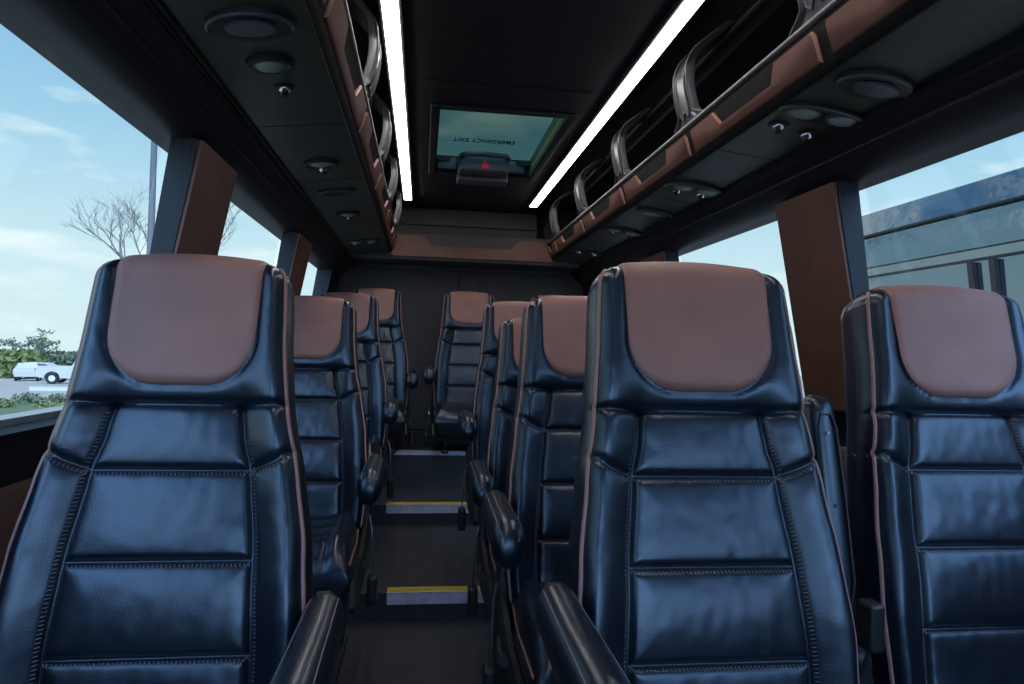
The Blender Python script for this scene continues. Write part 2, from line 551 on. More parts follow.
# the left row's backs are a touch broader at the hips and slimmer at the head
for ch in protoL.children:
    if ch.name.split('.')[0] in ('backrest', 'headrest_insert'):
        for o_ in [ch]+list(ch.children):
            for v_ in o_.data.vertices:
                v_.co.x *= lerp(1.02, .93, sstep(.25, .56, v_.co.y*sin(REC)+v_.co.z*cos(REC)))
protoP = seat_parts([('raised', -1)])
DY = -.065
seats = [
 # x, y(headrest), cushion z, floor z, proto, label
 (-.386, 1.16, .446, 0, 'L', 'black leather coach seat nearest on the left, brown headrest beside the big window'),
 (.454, 1.06, .458, 0, 'R', 'black leather seat nearest on the right of the aisle, largest in view'),
 (1.02, 1.175, .452, 0, 'P', 'black leather seat at the right edge, against the wall, with folded-up armrest beside it'),
 (-.39, 2.38, .47, 0, 'L', 'second black seat from the front in the left row, half hidden behind the nearest'),
 (.438, 1.75, .452, 0, 'R', 'second aisle seat on the right, directly behind the largest one'),
 (.965, 1.93, .44, 0, 'P', 'right window seat of which only a headrest edge shows between the two nearest right seats'),
 (-.385, 3.50, .575, .1, 'L', 'third black seat in the left row, in front of the rear bench row'),
 (.446, 2.39, .425, 0, 'R', 'third aisle seat on the right, the lowest headrest of that column'),
 (.446, 3.07, .530, .1, 'R', 'fourth aisle seat on the right, pale edged, left of the lowest headrest'),
 (-.300, 4.43, .685, .4, 'L', 'rear row seat on the left against the back wall'),
 (.300, 4.43, .685, .4, 'R', 'rear row seat facing down the aisle in the middle of the back wall'),
 (.880, 4.43, .685, .4, 'P', 'rear row seat on the right, headrest top peeking above nearer seats'),
]
used = {}
for (x, y, cz_, fz, k, lab) in seats:
    p = {'R': protoR, 'L': protoL, 'P': protoP}[k]
    o = copy_tree(p) if k in used else p
    if k not in used:
        used[k] = 1
        pending = p
    o.location = (x, y+DY, cz_-.012)
    tag(o, lab, 'seat', 'coach seats along the aisle')
    o['_h'] = cz_-fz-.012
for o in list(col.objects):
    if o.parent is None and o.name.startswith('passenger_seat'):
        h = o['_h']; del o['_h']; add_legs(o, h)

# ------------------------------------------------------------------ floor and steps
f = MB(); f.box(-.80, 1.44, -1.9, 5.3, -.06, 0); struct(f.build('floor', 'floor_vinyl'))
steps = [(2.56, .0, .1), (3.55, .1, .2), (4.06, .2, .4)]
ends = [3.55, 4.06, 5.1]
for i, (y, z0, z1) in enumerate(steps):
    s = MB(); s.box(-.735, 1.375, y, ends[i], 0.0005, z1)
    struct(s.build('floor_step', 'floor_vinyl'))
    n = MB()
    xa, xb = (-.10, -.155, -.145)[i], .274
    if i < 2:
        n.box(xa, xb, y-.006, y+.0, z1-.040, z1+.003, mi=0)
        n.box(xa, xb, y-.006, y+.052, z1+.001, z1+.004, mi=0)
        n.box(xa, xb, y+.004, y+.046, z1+.0035, z1+.0065, mi=1)
    else:
        n.box(xa, xb, y-.006, y+.0, z1-.020, z1+.003, mi=0); n.box(xa, xb, y-.006, y+.03, z1+.001, z1+.004, mi=0)
    o = n.build('trim_%d' % (i+1), ['nosing_metal', 'nosing_yellow'], smooth=False); struct(o)

# ------------------------------------------------------------------ walls
Y0, Y1 = -1.75, 5.07
def side_wall(mir, name):
    q = (lambda x: x) if not mir else mx
    w = MB()
    # lower body, with sill ledge
    w.prism([(q(-.755), 0), (q(-.735), .52), (q(-.725), .80), (q(-.705), .833), (q(-.735), .840), (q(-.80), .83), (q(-.82), 0)], Y0, Y1)
    # header over the windows, swelling in to the rack
    w.prism([(q(-.625), 1.513), (q(-.600), 1.517), (q(-.560), 1.545), (q(-.505), 1.615), (q(-.505), 1.67), (q(-.56), 2.0), (q(-.70), 2.0), (q(-.70), 1.513)], Y0, Y1)
    # wiring trunk seam
    w.tube([(q(-.545), Y0, 1.568), (q(-.545), Y1, 1.568)], .006, n=6)
    w.tube([(q(-.515), Y0, 1.606), (q(-.515), Y1, 1.606)], .007, n=6)
    # solid corner at the rear
    w.prism([(q(-.735), .85), (q(-.60), 1.51), (q(-.70), 1.51), (q(-.80), .85)], 4.62, Y1)
    w.prism([(q(-.735), .85), (q(-.60), 1.51), (q(-.70), 1.51), (q(-.80), .85)], Y0, Y0+.12)
    return struct(w.build(name, 'wall_dark', angle=30))
side_wall(False, 'wall_left'); side_wall(True, 'wall_right')
# outer sills, the daylight on them put into a pale colour
for i_, q_ in ((60, lambda x: x), (61, mx)):
    w = MB(); w.prism([(q_(-.748), .835), (q_(-.742), .852), (q_(-.80), .850), (q_(-.87), .830), (q_(-.87), .78), (q_(-.81), .82)], Y0, Y1)
    struct(w.build('trim_%d' % i_, 'sill_daylit'))
# brown lower pads of the side walls
def pad(mir):
    q = (lambda x: x) if not mir else mx
    w = MB()
    for a, b in ((-.2, 1.75), (1.78, 3.2), (3.23, 4.0)):
        w.prism([(q(-.728), .46), (q(-.722), .47), (q(-.716), .72), (q(-.724), .735), (q(-.74), .735), (q(-.745), .46)], a, b)
    o = w.build('trim_%d' % (5 if mir else 4), 'pillar_brown'); struct(o)
pad(False); pad(True)
# pillars: dark jamb with a brown padded inner cover
n_tr = 6
for mir in (False, True):
    q = (lambda x: x) if not mir else mx
    for (ya, yb) in ((-.45, -.12), (1.81, 2.13), (3.20, 3.54)):
        w = MB()
        w.prism([(q(-.735), .84), (q(-.70), .84), (q(-.575), 1.515), (q(-.64), 1.53)], ya, yb)
        o = w.build('trim_%d' % n_tr, 'wall_dark'); struct(o); n_tr += 1
        c = MB()
        e = .012
        c.prism([(q(-.705), .85), (q(-.692), .85), (q(-.565), 1.514), (q(-.579), 1.514)], ya+.004, yb+.004)
        c.build('cover', 'pillar_brown', o)
        bt = MB()
        bt.lathe([(0, 0), (.006, 0), (.007, .003), (0, .003)], (q(-.60), ya-.001, 1.485), n=12, mat4=Matrix.Rotation(pi/2, 4, 'X'))
        bt.build('bolt', 'shell_plastic', o)
# windows
n_w = 1
for mir in (False, True):
    q = (lambda x: x) if not mir else mx
    for (ya, yb) in ((Y0+.12, -.45), (-.12, 1.79), (2.13, 3.20), (3.54, 4.62)):
        g = MB()
        g.prism([(q(-.780), .820), (q(-.775), .820), (q(-.647), 1.52), (q(-.652), 1.52)], ya, yb)
        struct(g.build('window_%d' % n_w, 'glass', smooth=False)); n_w += 1

# back wall with flush door panels
w = MB()
w.box(-.76, 1.40, 5.05, 5.10, .35, 2.02)
ins = [(-.70, .252), (.262, .405), (.415, 1.34)]
for a, b in ins:
    w.box(a, b, 5.035, 5.051, .42, 1.58, bev=.006)
w.box(-.70, 1.34, 5.035, 5.051, 1.592, 1.70, bev=.006)
struct(w.build('wall_back', 'wall_panel'))
# front end: dash wall, windscreen, frame
w = MB(); w.box(-.80, 1.44, -1.85, -1.75, -.0, .72); w.box(-.80, 1.44, -1.85, -1.75, 1.86, 2.02)
w.box(-.80, -.70, -1.85, -1.75, .72, 1.86); w.box(1.34, 1.44, -1.85, -1.75, .72, 1.86)
struct(w.build('wall_front', 'wall_dark'))
g = MB(); g.box(-.70, 1.34, -1.80, -1.795, .72, 1.86); struct(g.build('window_9', 'glass', smooth=False))

# ------------------------------------------------------------------ ceiling with hatch opening
HX0, HX1, HY0, HY1 = .035, .575, 2.76, 3.78
CZ = 1.985
c = MB()
XA, XB = -.74, 1.38
c.box(-.165, HX0, -1.8, 5.10, CZ, CZ+.05); c.box(HX1, .75, -1.8, 5.10, CZ, CZ+.05)
c.box(XA, -.165, -1.8, 5.10, CZ+.038, CZ+.07); c.box(.75, XB, -1.8, 5.10, CZ+.038, CZ+.07)
c.box(HX0, HX1, -1.8, HY0, CZ, CZ+.05); c.box(HX0, HX1, HY1, 5.10, CZ, CZ+.05)
# dropped centre panel edges and joint ribs
for y in (1.15, 2.50, 4.30):
    c.tube([(-.02, y, CZ), (CX, y, CZ-.004), (mx(-.02), y, CZ)], .004, n=6)
o = struct(c.build('ceiling', 'headliner'))
# LED strips
for mir, lab in ((False, 'white glowing ceiling light strip on the left, above the left rack'), (True, 'white glowing ceiling light strip on the right, the longer slanting one')):
    q = (lambda x: x) if not mir else mx
    r_ = empty('light_strip', ((-.118 if not mir else .700), 0, CZ)); tag(r_, lab, 'light', 'ceiling light strips')
    h = MB(); h.box(-.033, .033, .2, 4.47, -.020, -.0, bev=.003); h.build('housing', 'headliner', r_)
    ys = [.0+.25, .5, 1.01, 1.52, 2.03, 2.54, 3.05, 3.56, 4.05, 4.44]
    for i in range(len(ys)-1):
        d = MB(); d.box(-.0235, .0235, ys[i]+.004, ys[i+1]-.004, -.026, -.018, bev=.002)
        d.build('diffuser', 'led', r_)
# hatch
hr = empty('roof_hatch', (0, 0, CZ)); tag(hr, 'glass emergency exit roof hatch in the ceiling between the light strips', 'hatch')
h = MB()
def frame(mb, x0, x1, y0, y1, z0, z1, t, mi=0):
    mb.box(x0-t, x0, y0-t, y1+t, z0, z1, mi, bev=.006); mb.box(x1, x1+t, y0-t, y1+t, z0, z1, mi, bev=.006)
    mb.box(x0, x1, y0-t, y0, z0, z1, mi, bev=.006); mb.box(x0, x1, y1, y1+t, z0, z1, mi, bev=.006)
frame(h, HX0+.005, HX1-.005, HY0+.005, HY1-.005, -.014, -.0, .035)
# deep liner of the opening
MB().box(HX1-.010, HX1, HY0+.01, HY1-.01, 0, .090).build('side_liner', 'hatch_liner_lit', hr)  # paler than the other sides to look lit
for (a, b, c_, d) in ((HX0, HX0+.010, HY0, HY1), (HX0, HX1, HY0, HY0+.010), (HX0, HX1, HY1-.010, HY1)):
    h.box(a, b, c_, d, 0, .090)
# rounded inner corners
for sx in (0, 1):
    for sy in (0, 1):
        xx = HX0+.010 if sx == 0 else HX1-.010; yy = HY0+.010 if sy == 0 else HY1-.01
        dx = 1 if sx == 0 else -1; dy = 1 if sy == 0 else -1
        h.prism([(xx, yy), (xx+dx*.11, yy), (xx+dx*.095, yy+dy*.02), (xx+dx*.015, yy+dy*.045), (xx, yy+dy*.05)], .05, .075, axis='z')
h.build('frame', 'hatch_frame', hr)
g = MB(); g.box(HX0+.010, HX1-.010, HY0+.010, HY1-.010, .088, .093); g.build('glass_pane', 'hatch_glass', hr, smooth=False)
g = MB(); g.box(HX1-.0125, HX1-.0095, HY0+.06, HY1-.10, .020, .034); g.build('daylight_strip', 'gap_daylight', hr)  # coloured strip standing in for outdoor light through the side gap
# lettering, read from outside the rear: upside down for us
cu = bpy.data.curves.new('lettering', 'FONT'); cu.body = 'EMERGENCY EXIT'; cu.size = .037; cu.extrude = .0006; cu.align_x = 'CENTER'; cu.offset = .0006
cu.space_character = 1.08
tmp = bpy.data.objects.new('tmp', cu); col.objects.link(tmp)
dg = bpy.context.evaluated_depsgraph_get(); me = bpy.data.meshes.new_from_object(tmp.evaluated_get(dg)); bpy.data.objects.remove(tmp)
me.materials.clear(); me.materials.append(M['letter'])
# seen from below looking to the rear the text must appear turned by 180 degrees
lt = bpy.data.objects.new('lettering', me); col.objects.link(lt); lt.parent = hr
lt.matrix_local = Matrix.Translation((.283, 3.43, .086)) @ Matrix.Scale(-1, 4, (1, 0, 0)) @ Matrix.Scale(2.2, 4, (0, 1, 0))
# release mechanism across the rear of the opening
for a_, b_ in ((.05, .16), (.44, .54)):  # grey pieces standing in for light on the opening's rear wall
    rl = MB(); rl.box(a_, b_, 3.745, 3.765, .008, .075, bev=.008); rl.build('lit_rear_wall', 'rack_plastic', hr)
hb = MB()
hb.box(.165, .435, 3.60, 3.775, -.030, .060, bev=.014)
hb.box(.160, .440, 3.70, 3.80, -.060, -.012, bev=.012)
hd = hb.build('release_box', 'rail_metal', hr)
hn = MB(); hn.tube([(.175, 3.60, .045), (.19, 3.545, .040), (.30, 3.52, .038), (.41, 3.545, .040), (.425, 3.60, .045)], .014, n=10)
hn.build('handle', 'rack_plastic', hd)
rd = MB(); rd.box(.284, .320, 3.590, 3.605, -.018, .004, bev=.005); rd.box(.294, .311, 3.588, 3.605, .000, .022, bev=.005); rd.build('indicator', 'red_led', hd)
sb = MB(); sb.tube([(.175, 3.685, -.036), (.425, 3.685, -.036)], .005, n=8); sb.build('hinge_bar', 'chrome', hd)

# ------------------------------------------------------------------ luggage racks
PY = [-.10, .65, 1.40, 2.15, 2.90, 3.65, 4.40]
RY0, RY1 = -.85, 4.74
def rack(mir, lab):
    q = (lambda x: x) if not mir else mr
    def Q(mb):
        if mir: mb.v = [(mr(a), b, c) for a, b, c in mb.v]
        return mb
    root = empty('luggage_rack', (q(-.36), RY0, 1.6)); tag(root, lab, 'luggage rack', 'overhead luggage racks')
    root.location = (0, 0, 0)
    s = MB()
    s.prism([(-.232, 1.652), (-.500, 1.620), (-.60, 1.626), (-.60, 1.65), (-.232, 1.676)], RY0, RY1)
    Q(s).build('shelf', 'rack_vinyl', root)
    # joints between underside panels
    for y in (1.02, 2.02, 2.66, 3.55):
        j = MB(); j.prism([(-.242, 1.6500), (-.498, 1.6195), (-.498, 1.622), (-.242, 1.653)], y, y+.004); Q(j).build('panel_joint', 'rubber', root)
    for xx, zz, rr in ((-.236, 1.650, .004), (-.495, 1.617, .006)):
        j = MB(); j.tube([(xx, RY0, zz), (xx, RY1, zz)], rr, n=6); Q(j).build('edge_strip', 'shell_plastic', root)
    # lower nose
    j = MB(); j.prism([(-.240, 1.648), (-.232, 1.648), (-.226, 1.654), (-.222, 1.664), (-.194, 1.756), (-.206, 1.764), (-.250, 1.70)], RY0, RY1)
    Q(j).build('fascia', 'fascia_black', root)
    # rail on top of the fascia
    j = MB(); j.tube([(-.197, RY0, 1.764), (-.197, RY1, 1.764)], .0095, n=12); j.tube([(-.228, RY0, 1.772), (-.228, RY1, 1.772)], .006, n=8)
    Q(j).build('rail', 'rail_metal', root)
    # brown trim blocks, one per bay, notched in the middle of the top edge
    def tx(z): return lerp(-.222, -.194, (z-1.664)/.092)
    for i in range(len(PY)):
        ya = PY[i]-.0 ; yb = (PY[i]+.75) if i < len(PY)-1 else RY1-.02
        ya += .022; yb -= .022
        if i == len(PY)-1: yb = RY1-.03
        w_ = yb-ya
        z0, zt, zn = 1.671, 1.742, 1.700
        if w_ > .5:
            pts = [(ya, z0), (yb, z0), (yb, zt-.012), (yb-.008, zt), (yb-.17, zt), (yb-.205, zn), (ya+.205, zn), (ya+.17, zt), (ya+.008, zt), (ya, zt-.012)]
        else:
            pts = [(ya, z0), (yb, z0), (yb, zt), (yb-.07, zt), (yb-.09, zn), (ya+.12, zn), (ya+.10, zt), (ya, zt)]
        b = MB(); n = len(pts)
        cxm = sum(p[0] for p in pts)/n
        A = [(tx(z)-.004, y, z) for y, z in pts]; B = [(tx(z)+.004, y, z) for y, z in pts]
        # inset outer face for a soft edge
        C = []
        for k in range(n):
            y, z = pts[k]; p0 = Vector(pts[k-1]); p1 = Vector(pts[k]); p2 = Vector(pts[(k+1) % n])
            d1 = (p1-p0).normalized(); d2 = (p2-p1).normalized()
            nn = Vector((-(d1.y+d2.y), d1.x+d2.x)); nn = nn.normalized() if nn.length > 1e-6 else Vector((0, 0))
            C.append((tx(z)+.0095, y+nn.x*.005, z+nn.y*.005))
        vs = A+B+C; fs = []
        for k in range(n):
            k2 = (k+1) % n
            fs += [(k, k2, n+k2, n+k), (n+k, n+k2, 2*n+k2, 2*n+k)]
        fs.append(tuple(range(2*n, 3*n)))
        b.add(vs, fs); Q(b).build('trim_pad', 'rack_brown', root, angle=50)
    # curved posts bowing into the aisle
    def bow(t): return -.200+.036*sin(pi*min(1, t*.80))-.050*sstep(.82, 1, t)
    def yb_(t): return -.13*sstep(.66, 1.05, t)**1.3
    for y in PY:
        p = MB(); rows = []; NT = 26
        prof = []
        for i in range(NT+1):
            t = i/NT
            z = lerp(1.762, 2.018, t)
            x = bow(t)
            hw = .058+.080*(1-sstep(0, .20, t))**1.5+.03*sstep(.85, 1, t)**1.5
            prof.append((x, z, hw))
        cols = [-1, -.985, -.93, -.80, -.72, -.62, -.5, -.2, .2, .5, .62, .72, .80, .93, .985, 1]
        dep = [-.022, -.004, .003, .004, -.003, -.003, .003, .002, .002, .003, -.003, -.003, .004, .003, -.004, -.022]
        off = [0]*16
        for (x, z, hw) in prof:
            rows.append([(x+dep[k], y+cols[k]*hw+yb_((z-1.762)/.256), z) for k in range(16)])
        p.grid(rows); p.grid([[(x-.024, y+c*hw+yb_((z-1.762)/.256), z) for c in (-1, 0, 1)] for x, z, hw in prof], flip=True)
        ps = Q(p).build('post', 'rack_plastic', root, angle=40)
        pl = MB(); pl.tube([(prof[k][0]+.004, y-prof[k][2]*.95+yb_(k/NT), prof[k][1]) for k in range(0, NT)], .0035, n=6)
        pl.tube([(prof[k][0]+.004, y+prof[k][2]*.95+yb_(k/NT), prof[k][1]) for k in range(0, NT)], .0035, n=6)
        Q(pl).build('post_edge', 'rail_metal', ps)
        sc = MB()
        zz = [(-.034, 1.93), (-.034, 1.800), (-.020, 1.786), (-.006, 1.805), (.006, 1.805), (.020, 1.786), (.034, 1.800), (.034, 1.93)]
        def xa(z):
            return bow((z-1.762)/.256)
        pth = []
        for a_, b_ in zip(zz[:-1], zz[1:]):
            for k in range(6):
                t = k/6; yy, z = lerp(a_[0], b_[0], t), lerp(a_[1], b_[1], t); pth.append((xa(z)+.004, y+yy+yb_((z-1.762)/.256), z))
        sc.tube(pth, .0032, n=6); Q(sc).build('post_plate_edge', 'rail_metal', ps)
    # upper channel
    u = MB(); u.tube([(-.262, RY0, 2.008), (-.262, RY1, 2.008)], .012, n=8); u.prism([(-.25, 2.02), (-.30, 1.995), (-.34, 2.02)], RY0, RY1)
    Q(u).build('top_channel', 'shell_plastic', root)
    # end cheek
    e = MB(); e.prism([(-.222, 1.66), (-.197, 1.764), (-.165, 1.87), (-.24, 2.02), (-.56, 2.02), (-.56, 1.63), (-.50, 1.621), (-.24, 1.650)], RY1-.02, RY1)
    Q(e).build('end_panel', 'shell_plastic', root)
    return root
rack(False, 'overhead luggage rack along the left side with brown trim blocks')
rack(True, 'overhead luggage rack along the right side with open bays and grey posts')

# rear bulkhead above the back row
vb = empty('rear_bulkhead', (0, 0, 0)); tag(vb, 'dark padded valance with a notched brown band across the rear ceiling', 'panel')
b = MB(); b.box(-.20, mx(-.20), 4.76, 5.03, 1.70, 1.982, bev=.01)
b.box(-.50, mx(-.50), 4.70, 5.03, 1.610, 1.70, bev=.01)
b.box(-.19, mx(-.19), 4.735, 4.77, 1.86, 1.975, bev=.008)
b.build('valance', 'wall_panel', vb)
bb = MB(); pts = [(-.25, 1.633), (.89, 1.633), (.885, 1.70), (.82, 1.775), (.66, 1.775), (.585, 1.708), (.055, 1.708), (-.02, 1.775), (-.18, 1.775), (-.245, 1.70)]
bb.prism(pts, 0, .02, axis='y'); bb.v = [(a, 4.682+b_, c_) for a, b_, c_ in bb.v]
bb.build('brown_band', 'pillar_brown', vb, angle=20)
bk = MB(); bk.box(-.24, .88, 4.702, 4.765, 1.64, 1.80, bev=.008); bk.build('backing', 'wall_panel', vb)

# ------------------------------------------------------------------ reading lights, nozzles and speakers under the racks
SL = math.atan2(.032, .268)
def unit(mir, y, x, kind, lab, cat='reading light'):
    """kind: list of (type, dx, dy); the unit lies flat against the sloping underside"""
    if not mir: x -= .012
    z = lerp(1.652, 1.620, (-.232-(x if not mir else mr(x)))/.268)+.003
    names = {'reading light': 'reading_light_unit', 'speaker': 'ceiling_speaker', 'air vent': 'air_nozzle'}
    e = empty(names[cat], (x, y, z)); e.rotation_euler = (0, (SL if mir else -SL), 0)
    tag(e, lab, cat, 'fittings under the luggage racks')
    for (t, dx, dy, sx, sy) in kind:
        if t == 'plate':
            prof = [(0, -.003), (.86, -.016), (.95, -.014), (1, -.006), (1, .002), (0, .002)]
            MB().lathe(prof, (dx, dy, 0), n=40, sx=sx, sy=sy).build('bezel', 'shell_plastic', e)
        elif t == 'lip':
            pts = [(dx+sx*cos(a), dy+sy*sin(a), -.014) for a in [pi*.95+pi*1.1*k/20 for k in range(21)]]
            MB().tube(pts, .004, n=8).build('rim', 'rail_metal', e)
        elif t == 'lens':
            MB().lathe([(0, -.004), (.9, -.004), (1, -.010), (1.12, -.010), (1.16, 0), (0, 0)], (dx, dy, -.006), n=28, sx=sx, sy=sy).build('lens_ring', 'rail_metal', e)
            MB().lathe([(0, -.018), (.5, -.0165), (.85, -.012), (.95, -.008), (0, -.006)], (dx, dy, -.006), n=28, sx=sx, sy=sy).build('lens', 'lens', e)
        elif t == 'ball':
            MB().lathe([(0, 0), (sx*1.5, 0), (sx*1.5, -.005), (sx*1.15, -.008), (0, -.008)], (dx, dy, 0), n=24).build('collar', 'shell_plastic', e)
            pr = [(sx*sin(a), -.006-sx*.9*(1-cos(a))*.0-sx*.95*cos(a)) for a in [pi/2*(1-k/8) for k in range(9)]]
            MB().lathe(pr, (dx, dy, 0), n=24).build('nozzle', 'chrome', e)
            MB().lathe([(0, 0), (sx*.45, 0), (sx*.45, -.004), (0, -.004)], (dx, dy, -.006-sx*.93), n=16).build('jet', 'rubber', e)
        elif t == 'grille':
            MB().lathe([(0, -.010), (.96, -.010), (1, -.004), (0, -.004)], (dx, dy, -.008), n=32, sx=sx, sy=sy).build('grille', 'rack_plastic', e)
# left side
unit(False, 1.40, -.345, [('plate', 0, 0, .085, .065), ('grille', .0, .0, .05, .032), ('lip', 0, 0, .082, .060)], 'dark oval speaker at the front of the left rack underside', 'speaker')
unit(False, 1.585, -.347, [('plate', 0, 0, .052, .044), ('lens', 0, 0, .034, .029)], 'single round reading light under the left rack, beside the first chrome nozzle')
unit(False, 1.735, -.345, [('ball', 0, 0, .017, 0)], 'chrome air nozzle ball nearest on the left rack underside', 'air vent')
unit(False, 2.42, -.353, [('plate', 0, 0, .058, .062), ('lens', 0, -.018, .036, .026), ('ball', 0, .055, .019, 0)], 'round light with chrome nozzle, middle of the left rack underside')
unit(False, 2.84, -.353, [('plate', 0, 0, .075, .04), ('lip', 0, 0, .07, .036)], 'small oval speaker between the two lights of the left rack', 'speaker')
unit(False, 3.30, -.353, [('plate', 0, 0, .055, .06), ('lens', 0, -.018, .034, .026), ('ball', 0, .055, .018, 0)], 'round light with nozzle, third from the front on the left rack')
unit(False, 4.12, -.35, [('plate', 0, 0, .10, .05), ('lens', -.045, -.02, .028, .024), ('lens', .045, -.02, .028, .024), ('ball', -.045, .035, .018, 0), ('ball', .045, .035, .018, 0)], 'twin light and nozzle unit at the rear end of the left rack')
# right side
unit(True, 1.43, 1.005, [('plate', 0, 0, .088, .062), ('grille', .01, .005, .055, .032), ('lip', 0, 0, .084, .058)], 'dark oval speaker at the front of the right rack underside', 'speaker')
unit(True, 1.63, 1.005, [('plate', 0, 0, .118, .050), ('lens', -.050, 0, .038, .030), ('lens', .055, 0, .038, .030), ('lip', 0, 0, .115, .047)], 'wide oval unit with two round lenses under the right rack')
unit(True, 1.75, .950, [('ball', 0, 0, .019, 0)], 'chrome nozzle nearest the aisle under the right rack lenses', 'air vent')
unit(True, 1.77, 1.045, [('ball', 0, 0, .019, 0)], 'chrome nozzle nearest the window under the right rack lenses', 'air vent')
unit(True, 2.46, 1.0, [('plate', 0, 0, .115, .085), ('lens', -.05, -.02, .036, .030), ('lens', .05, -.02, .036, .030), ('ball', -.05, .045, .019, 0), ('ball', .05, .045, .019, 0), ('lip', 0, 0, .112, .08)], 'large oval unit with two lenses and two nozzles, middle of the right rack')
unit(True, 2.90, 1.0, [('plate', 0, 0, .085, .05), ('grille', 0, 0, .055, .03), ('lip', 0, 0, .08, .045)], 'flat oval speaker behind the large light unit of the right rack', 'speaker')
unit(True, 3.38, 1.0, [('plate', 0, 0, .11, .065), ('lens', -.05, -.02, .032, .026), ('lens', .05, -.02, .032, .026), ('ball', -.05, .035, .018, 0), ('ball', .05, .035, .018, 0)], 'twin light unit, third from the front under the right rack')
unit(True, 4.14, 1.0, [('plate', 0, 0, .11, .06), ('ball', -.05, .02, .018, 0), ('ball', .05, .02, .018, 0)], 'twin nozzle unit at the rear end of the right rack')

# ------------------------------------------------------------------ outside
DIRX, DIRY = -sin(R(27)), cos(R(27))
def gz(x, y):
    s = x*DIRX+y*DIRY
    return -.65-.0275*max(0, s-3) if x < 0 or True else -.65
g = MB(); rows = []
xs = [-160, -120, -90, -60, -40, -30, -20, -15, -10, -6, -3, 0, 3, 8, 20, 60, 140]; ysg = [-120, -60, -30, -10, 0, 5, 10, 15, 20, 30, 40, 60, 80, 110, 150, 220]
g.grid([[(x, y, gz(x, y)-.0) for x in xs] for y in ysg]); struct(g.build('ground', 'asphalt'))
def polar(px, d):
    """real position at camera-axis depth d seen in direction px (used once to measure the site)"""
    a = math.atan((px-512)/683)+R(7.5); r = d/cos(math.atan((px-512)/683))
    return r*sin(a), r*cos(a)
# planting bed near the window, kerb line further out
def strip(name, mat_, d0, d1, pa, pb, h, ms=1):
    s = MB(); p = []
    for px, d in ((pa, d0), (pb, d0), (pb, d1), (pa, d1)):
        x, y = polar(px, d); p.append((x, y, gz(x, y)))
    s.add([(a, b, c-.05) for a, b, c in p]+[(a, b, c+h) for a, b, c in p], [(0,1,2,3), (4,7,6,5), (0,4,5,1), (1,5,6,2), (2,6,7,3), (3,7,4,0)])
    return s.build(name, mat_, smooth=False)
struct(strip('ground', 'grass', 12, 25.5, -60, 330, .06))
o = strip('kerb', 'kerb', 36.5, 38.3, 31, 200, .16); tag(o, 'pale concrete kerb line in front of the parked cars', 'kerb')

def leaf_ball(mb, c, r, n, size, sq=1.0, mi=0, fill=.55):
    for i in range(n):
        v = Vector((random.gauss(0, 1), random.gauss(0, 1), random.gauss(0, 1))).normalized()*r*random.uniform(fill, 1)
        v.z *= sq; p = Vector(c)+v
        a = Vector((random.gauss(0, 1), random.gauss(0, 1), random.gauss(0, 1))).normalized(); b = a.orthogonal().normalized()
        s = size*random.uniform(.6, 1.3)
        mb.add([p-a*s, p+b*s*.6, p+a*s, p-b*s*.6], [(0, 1, 2, 3)], mi)
# low shrubs of the planting bed
for i, (px, d, r) in enumerate(((3, 24.5, .50), (31, 27, .62), (47, 24.9, .34), (62, 27.5, .52), (76, 26, .4), (-14, 24, .5), (92, 27, .5))):
    d -= 2.2; r *= .8; x, y = polar(px, d); s = MB(); leaf_ball(s, (x, y, gz(x, y)+r*.35), r*1.15, 420, .06, .5, fill=.2)
    o = s.build('shrub', 'leaf_grey' if i % 2 else 'leaf', smooth=False)
    tag(o, ['low loose green shrub in the planting bed below the left window sill', 'low grey-green shrub in the planting bed below the left window sill'][i % 2], 'shrub', 'low shrubs in the planting bed')
# hedge at the far side of the car park
def hedge(name, lab, pa, pb, d, h, dep, mt):
    s = MB(); n = int((pb-pa)/2.2)
    for i in range(n):
        px = pa+(pb-pa)*(i+.5)/n
        for k in range(4):
            x, y = polar(px+random.uniform(-2, 2), d+random.uniform(0, dep)); hh = h*random.uniform(.86, 1.0)
            for z in (.25, .6, .88):
                leaf_ball(s, (x, y, gz(x, y)+hh*z), 1.0, 46, .34, .8, fill=.4)
    x0, y0 = polar(pa, d+.6); x1, y1 = polar(pb, d+.6); x2, y2 = polar(pb, d+dep); x3, y3 = polar(pa, d+dep)
    B = [(x0, y0), (x1, y1), (x2, y2), (x3, y3)]
    s.add([(a, b, gz(a, b)-.1) for a, b in B]+[(a, b, gz(a, b)+h*.86) for a, b in B], [(4,5,6,7), (0,1,5,4), (1,2,6,5), (2,3,7,6), (3,0,4,7)])
    tag(s.build(name, mt, smooth=False), lab, 'hedge')
hedge('hedge', 'bright green hedge left of the parked white cars', -70, 34, 62, 2.15, 3, 'leaf')
hedge('hedge', 'darker distant tree line behind the parked white cars', 30, 150, 80, 2.3, 4, 'leaf_dark')

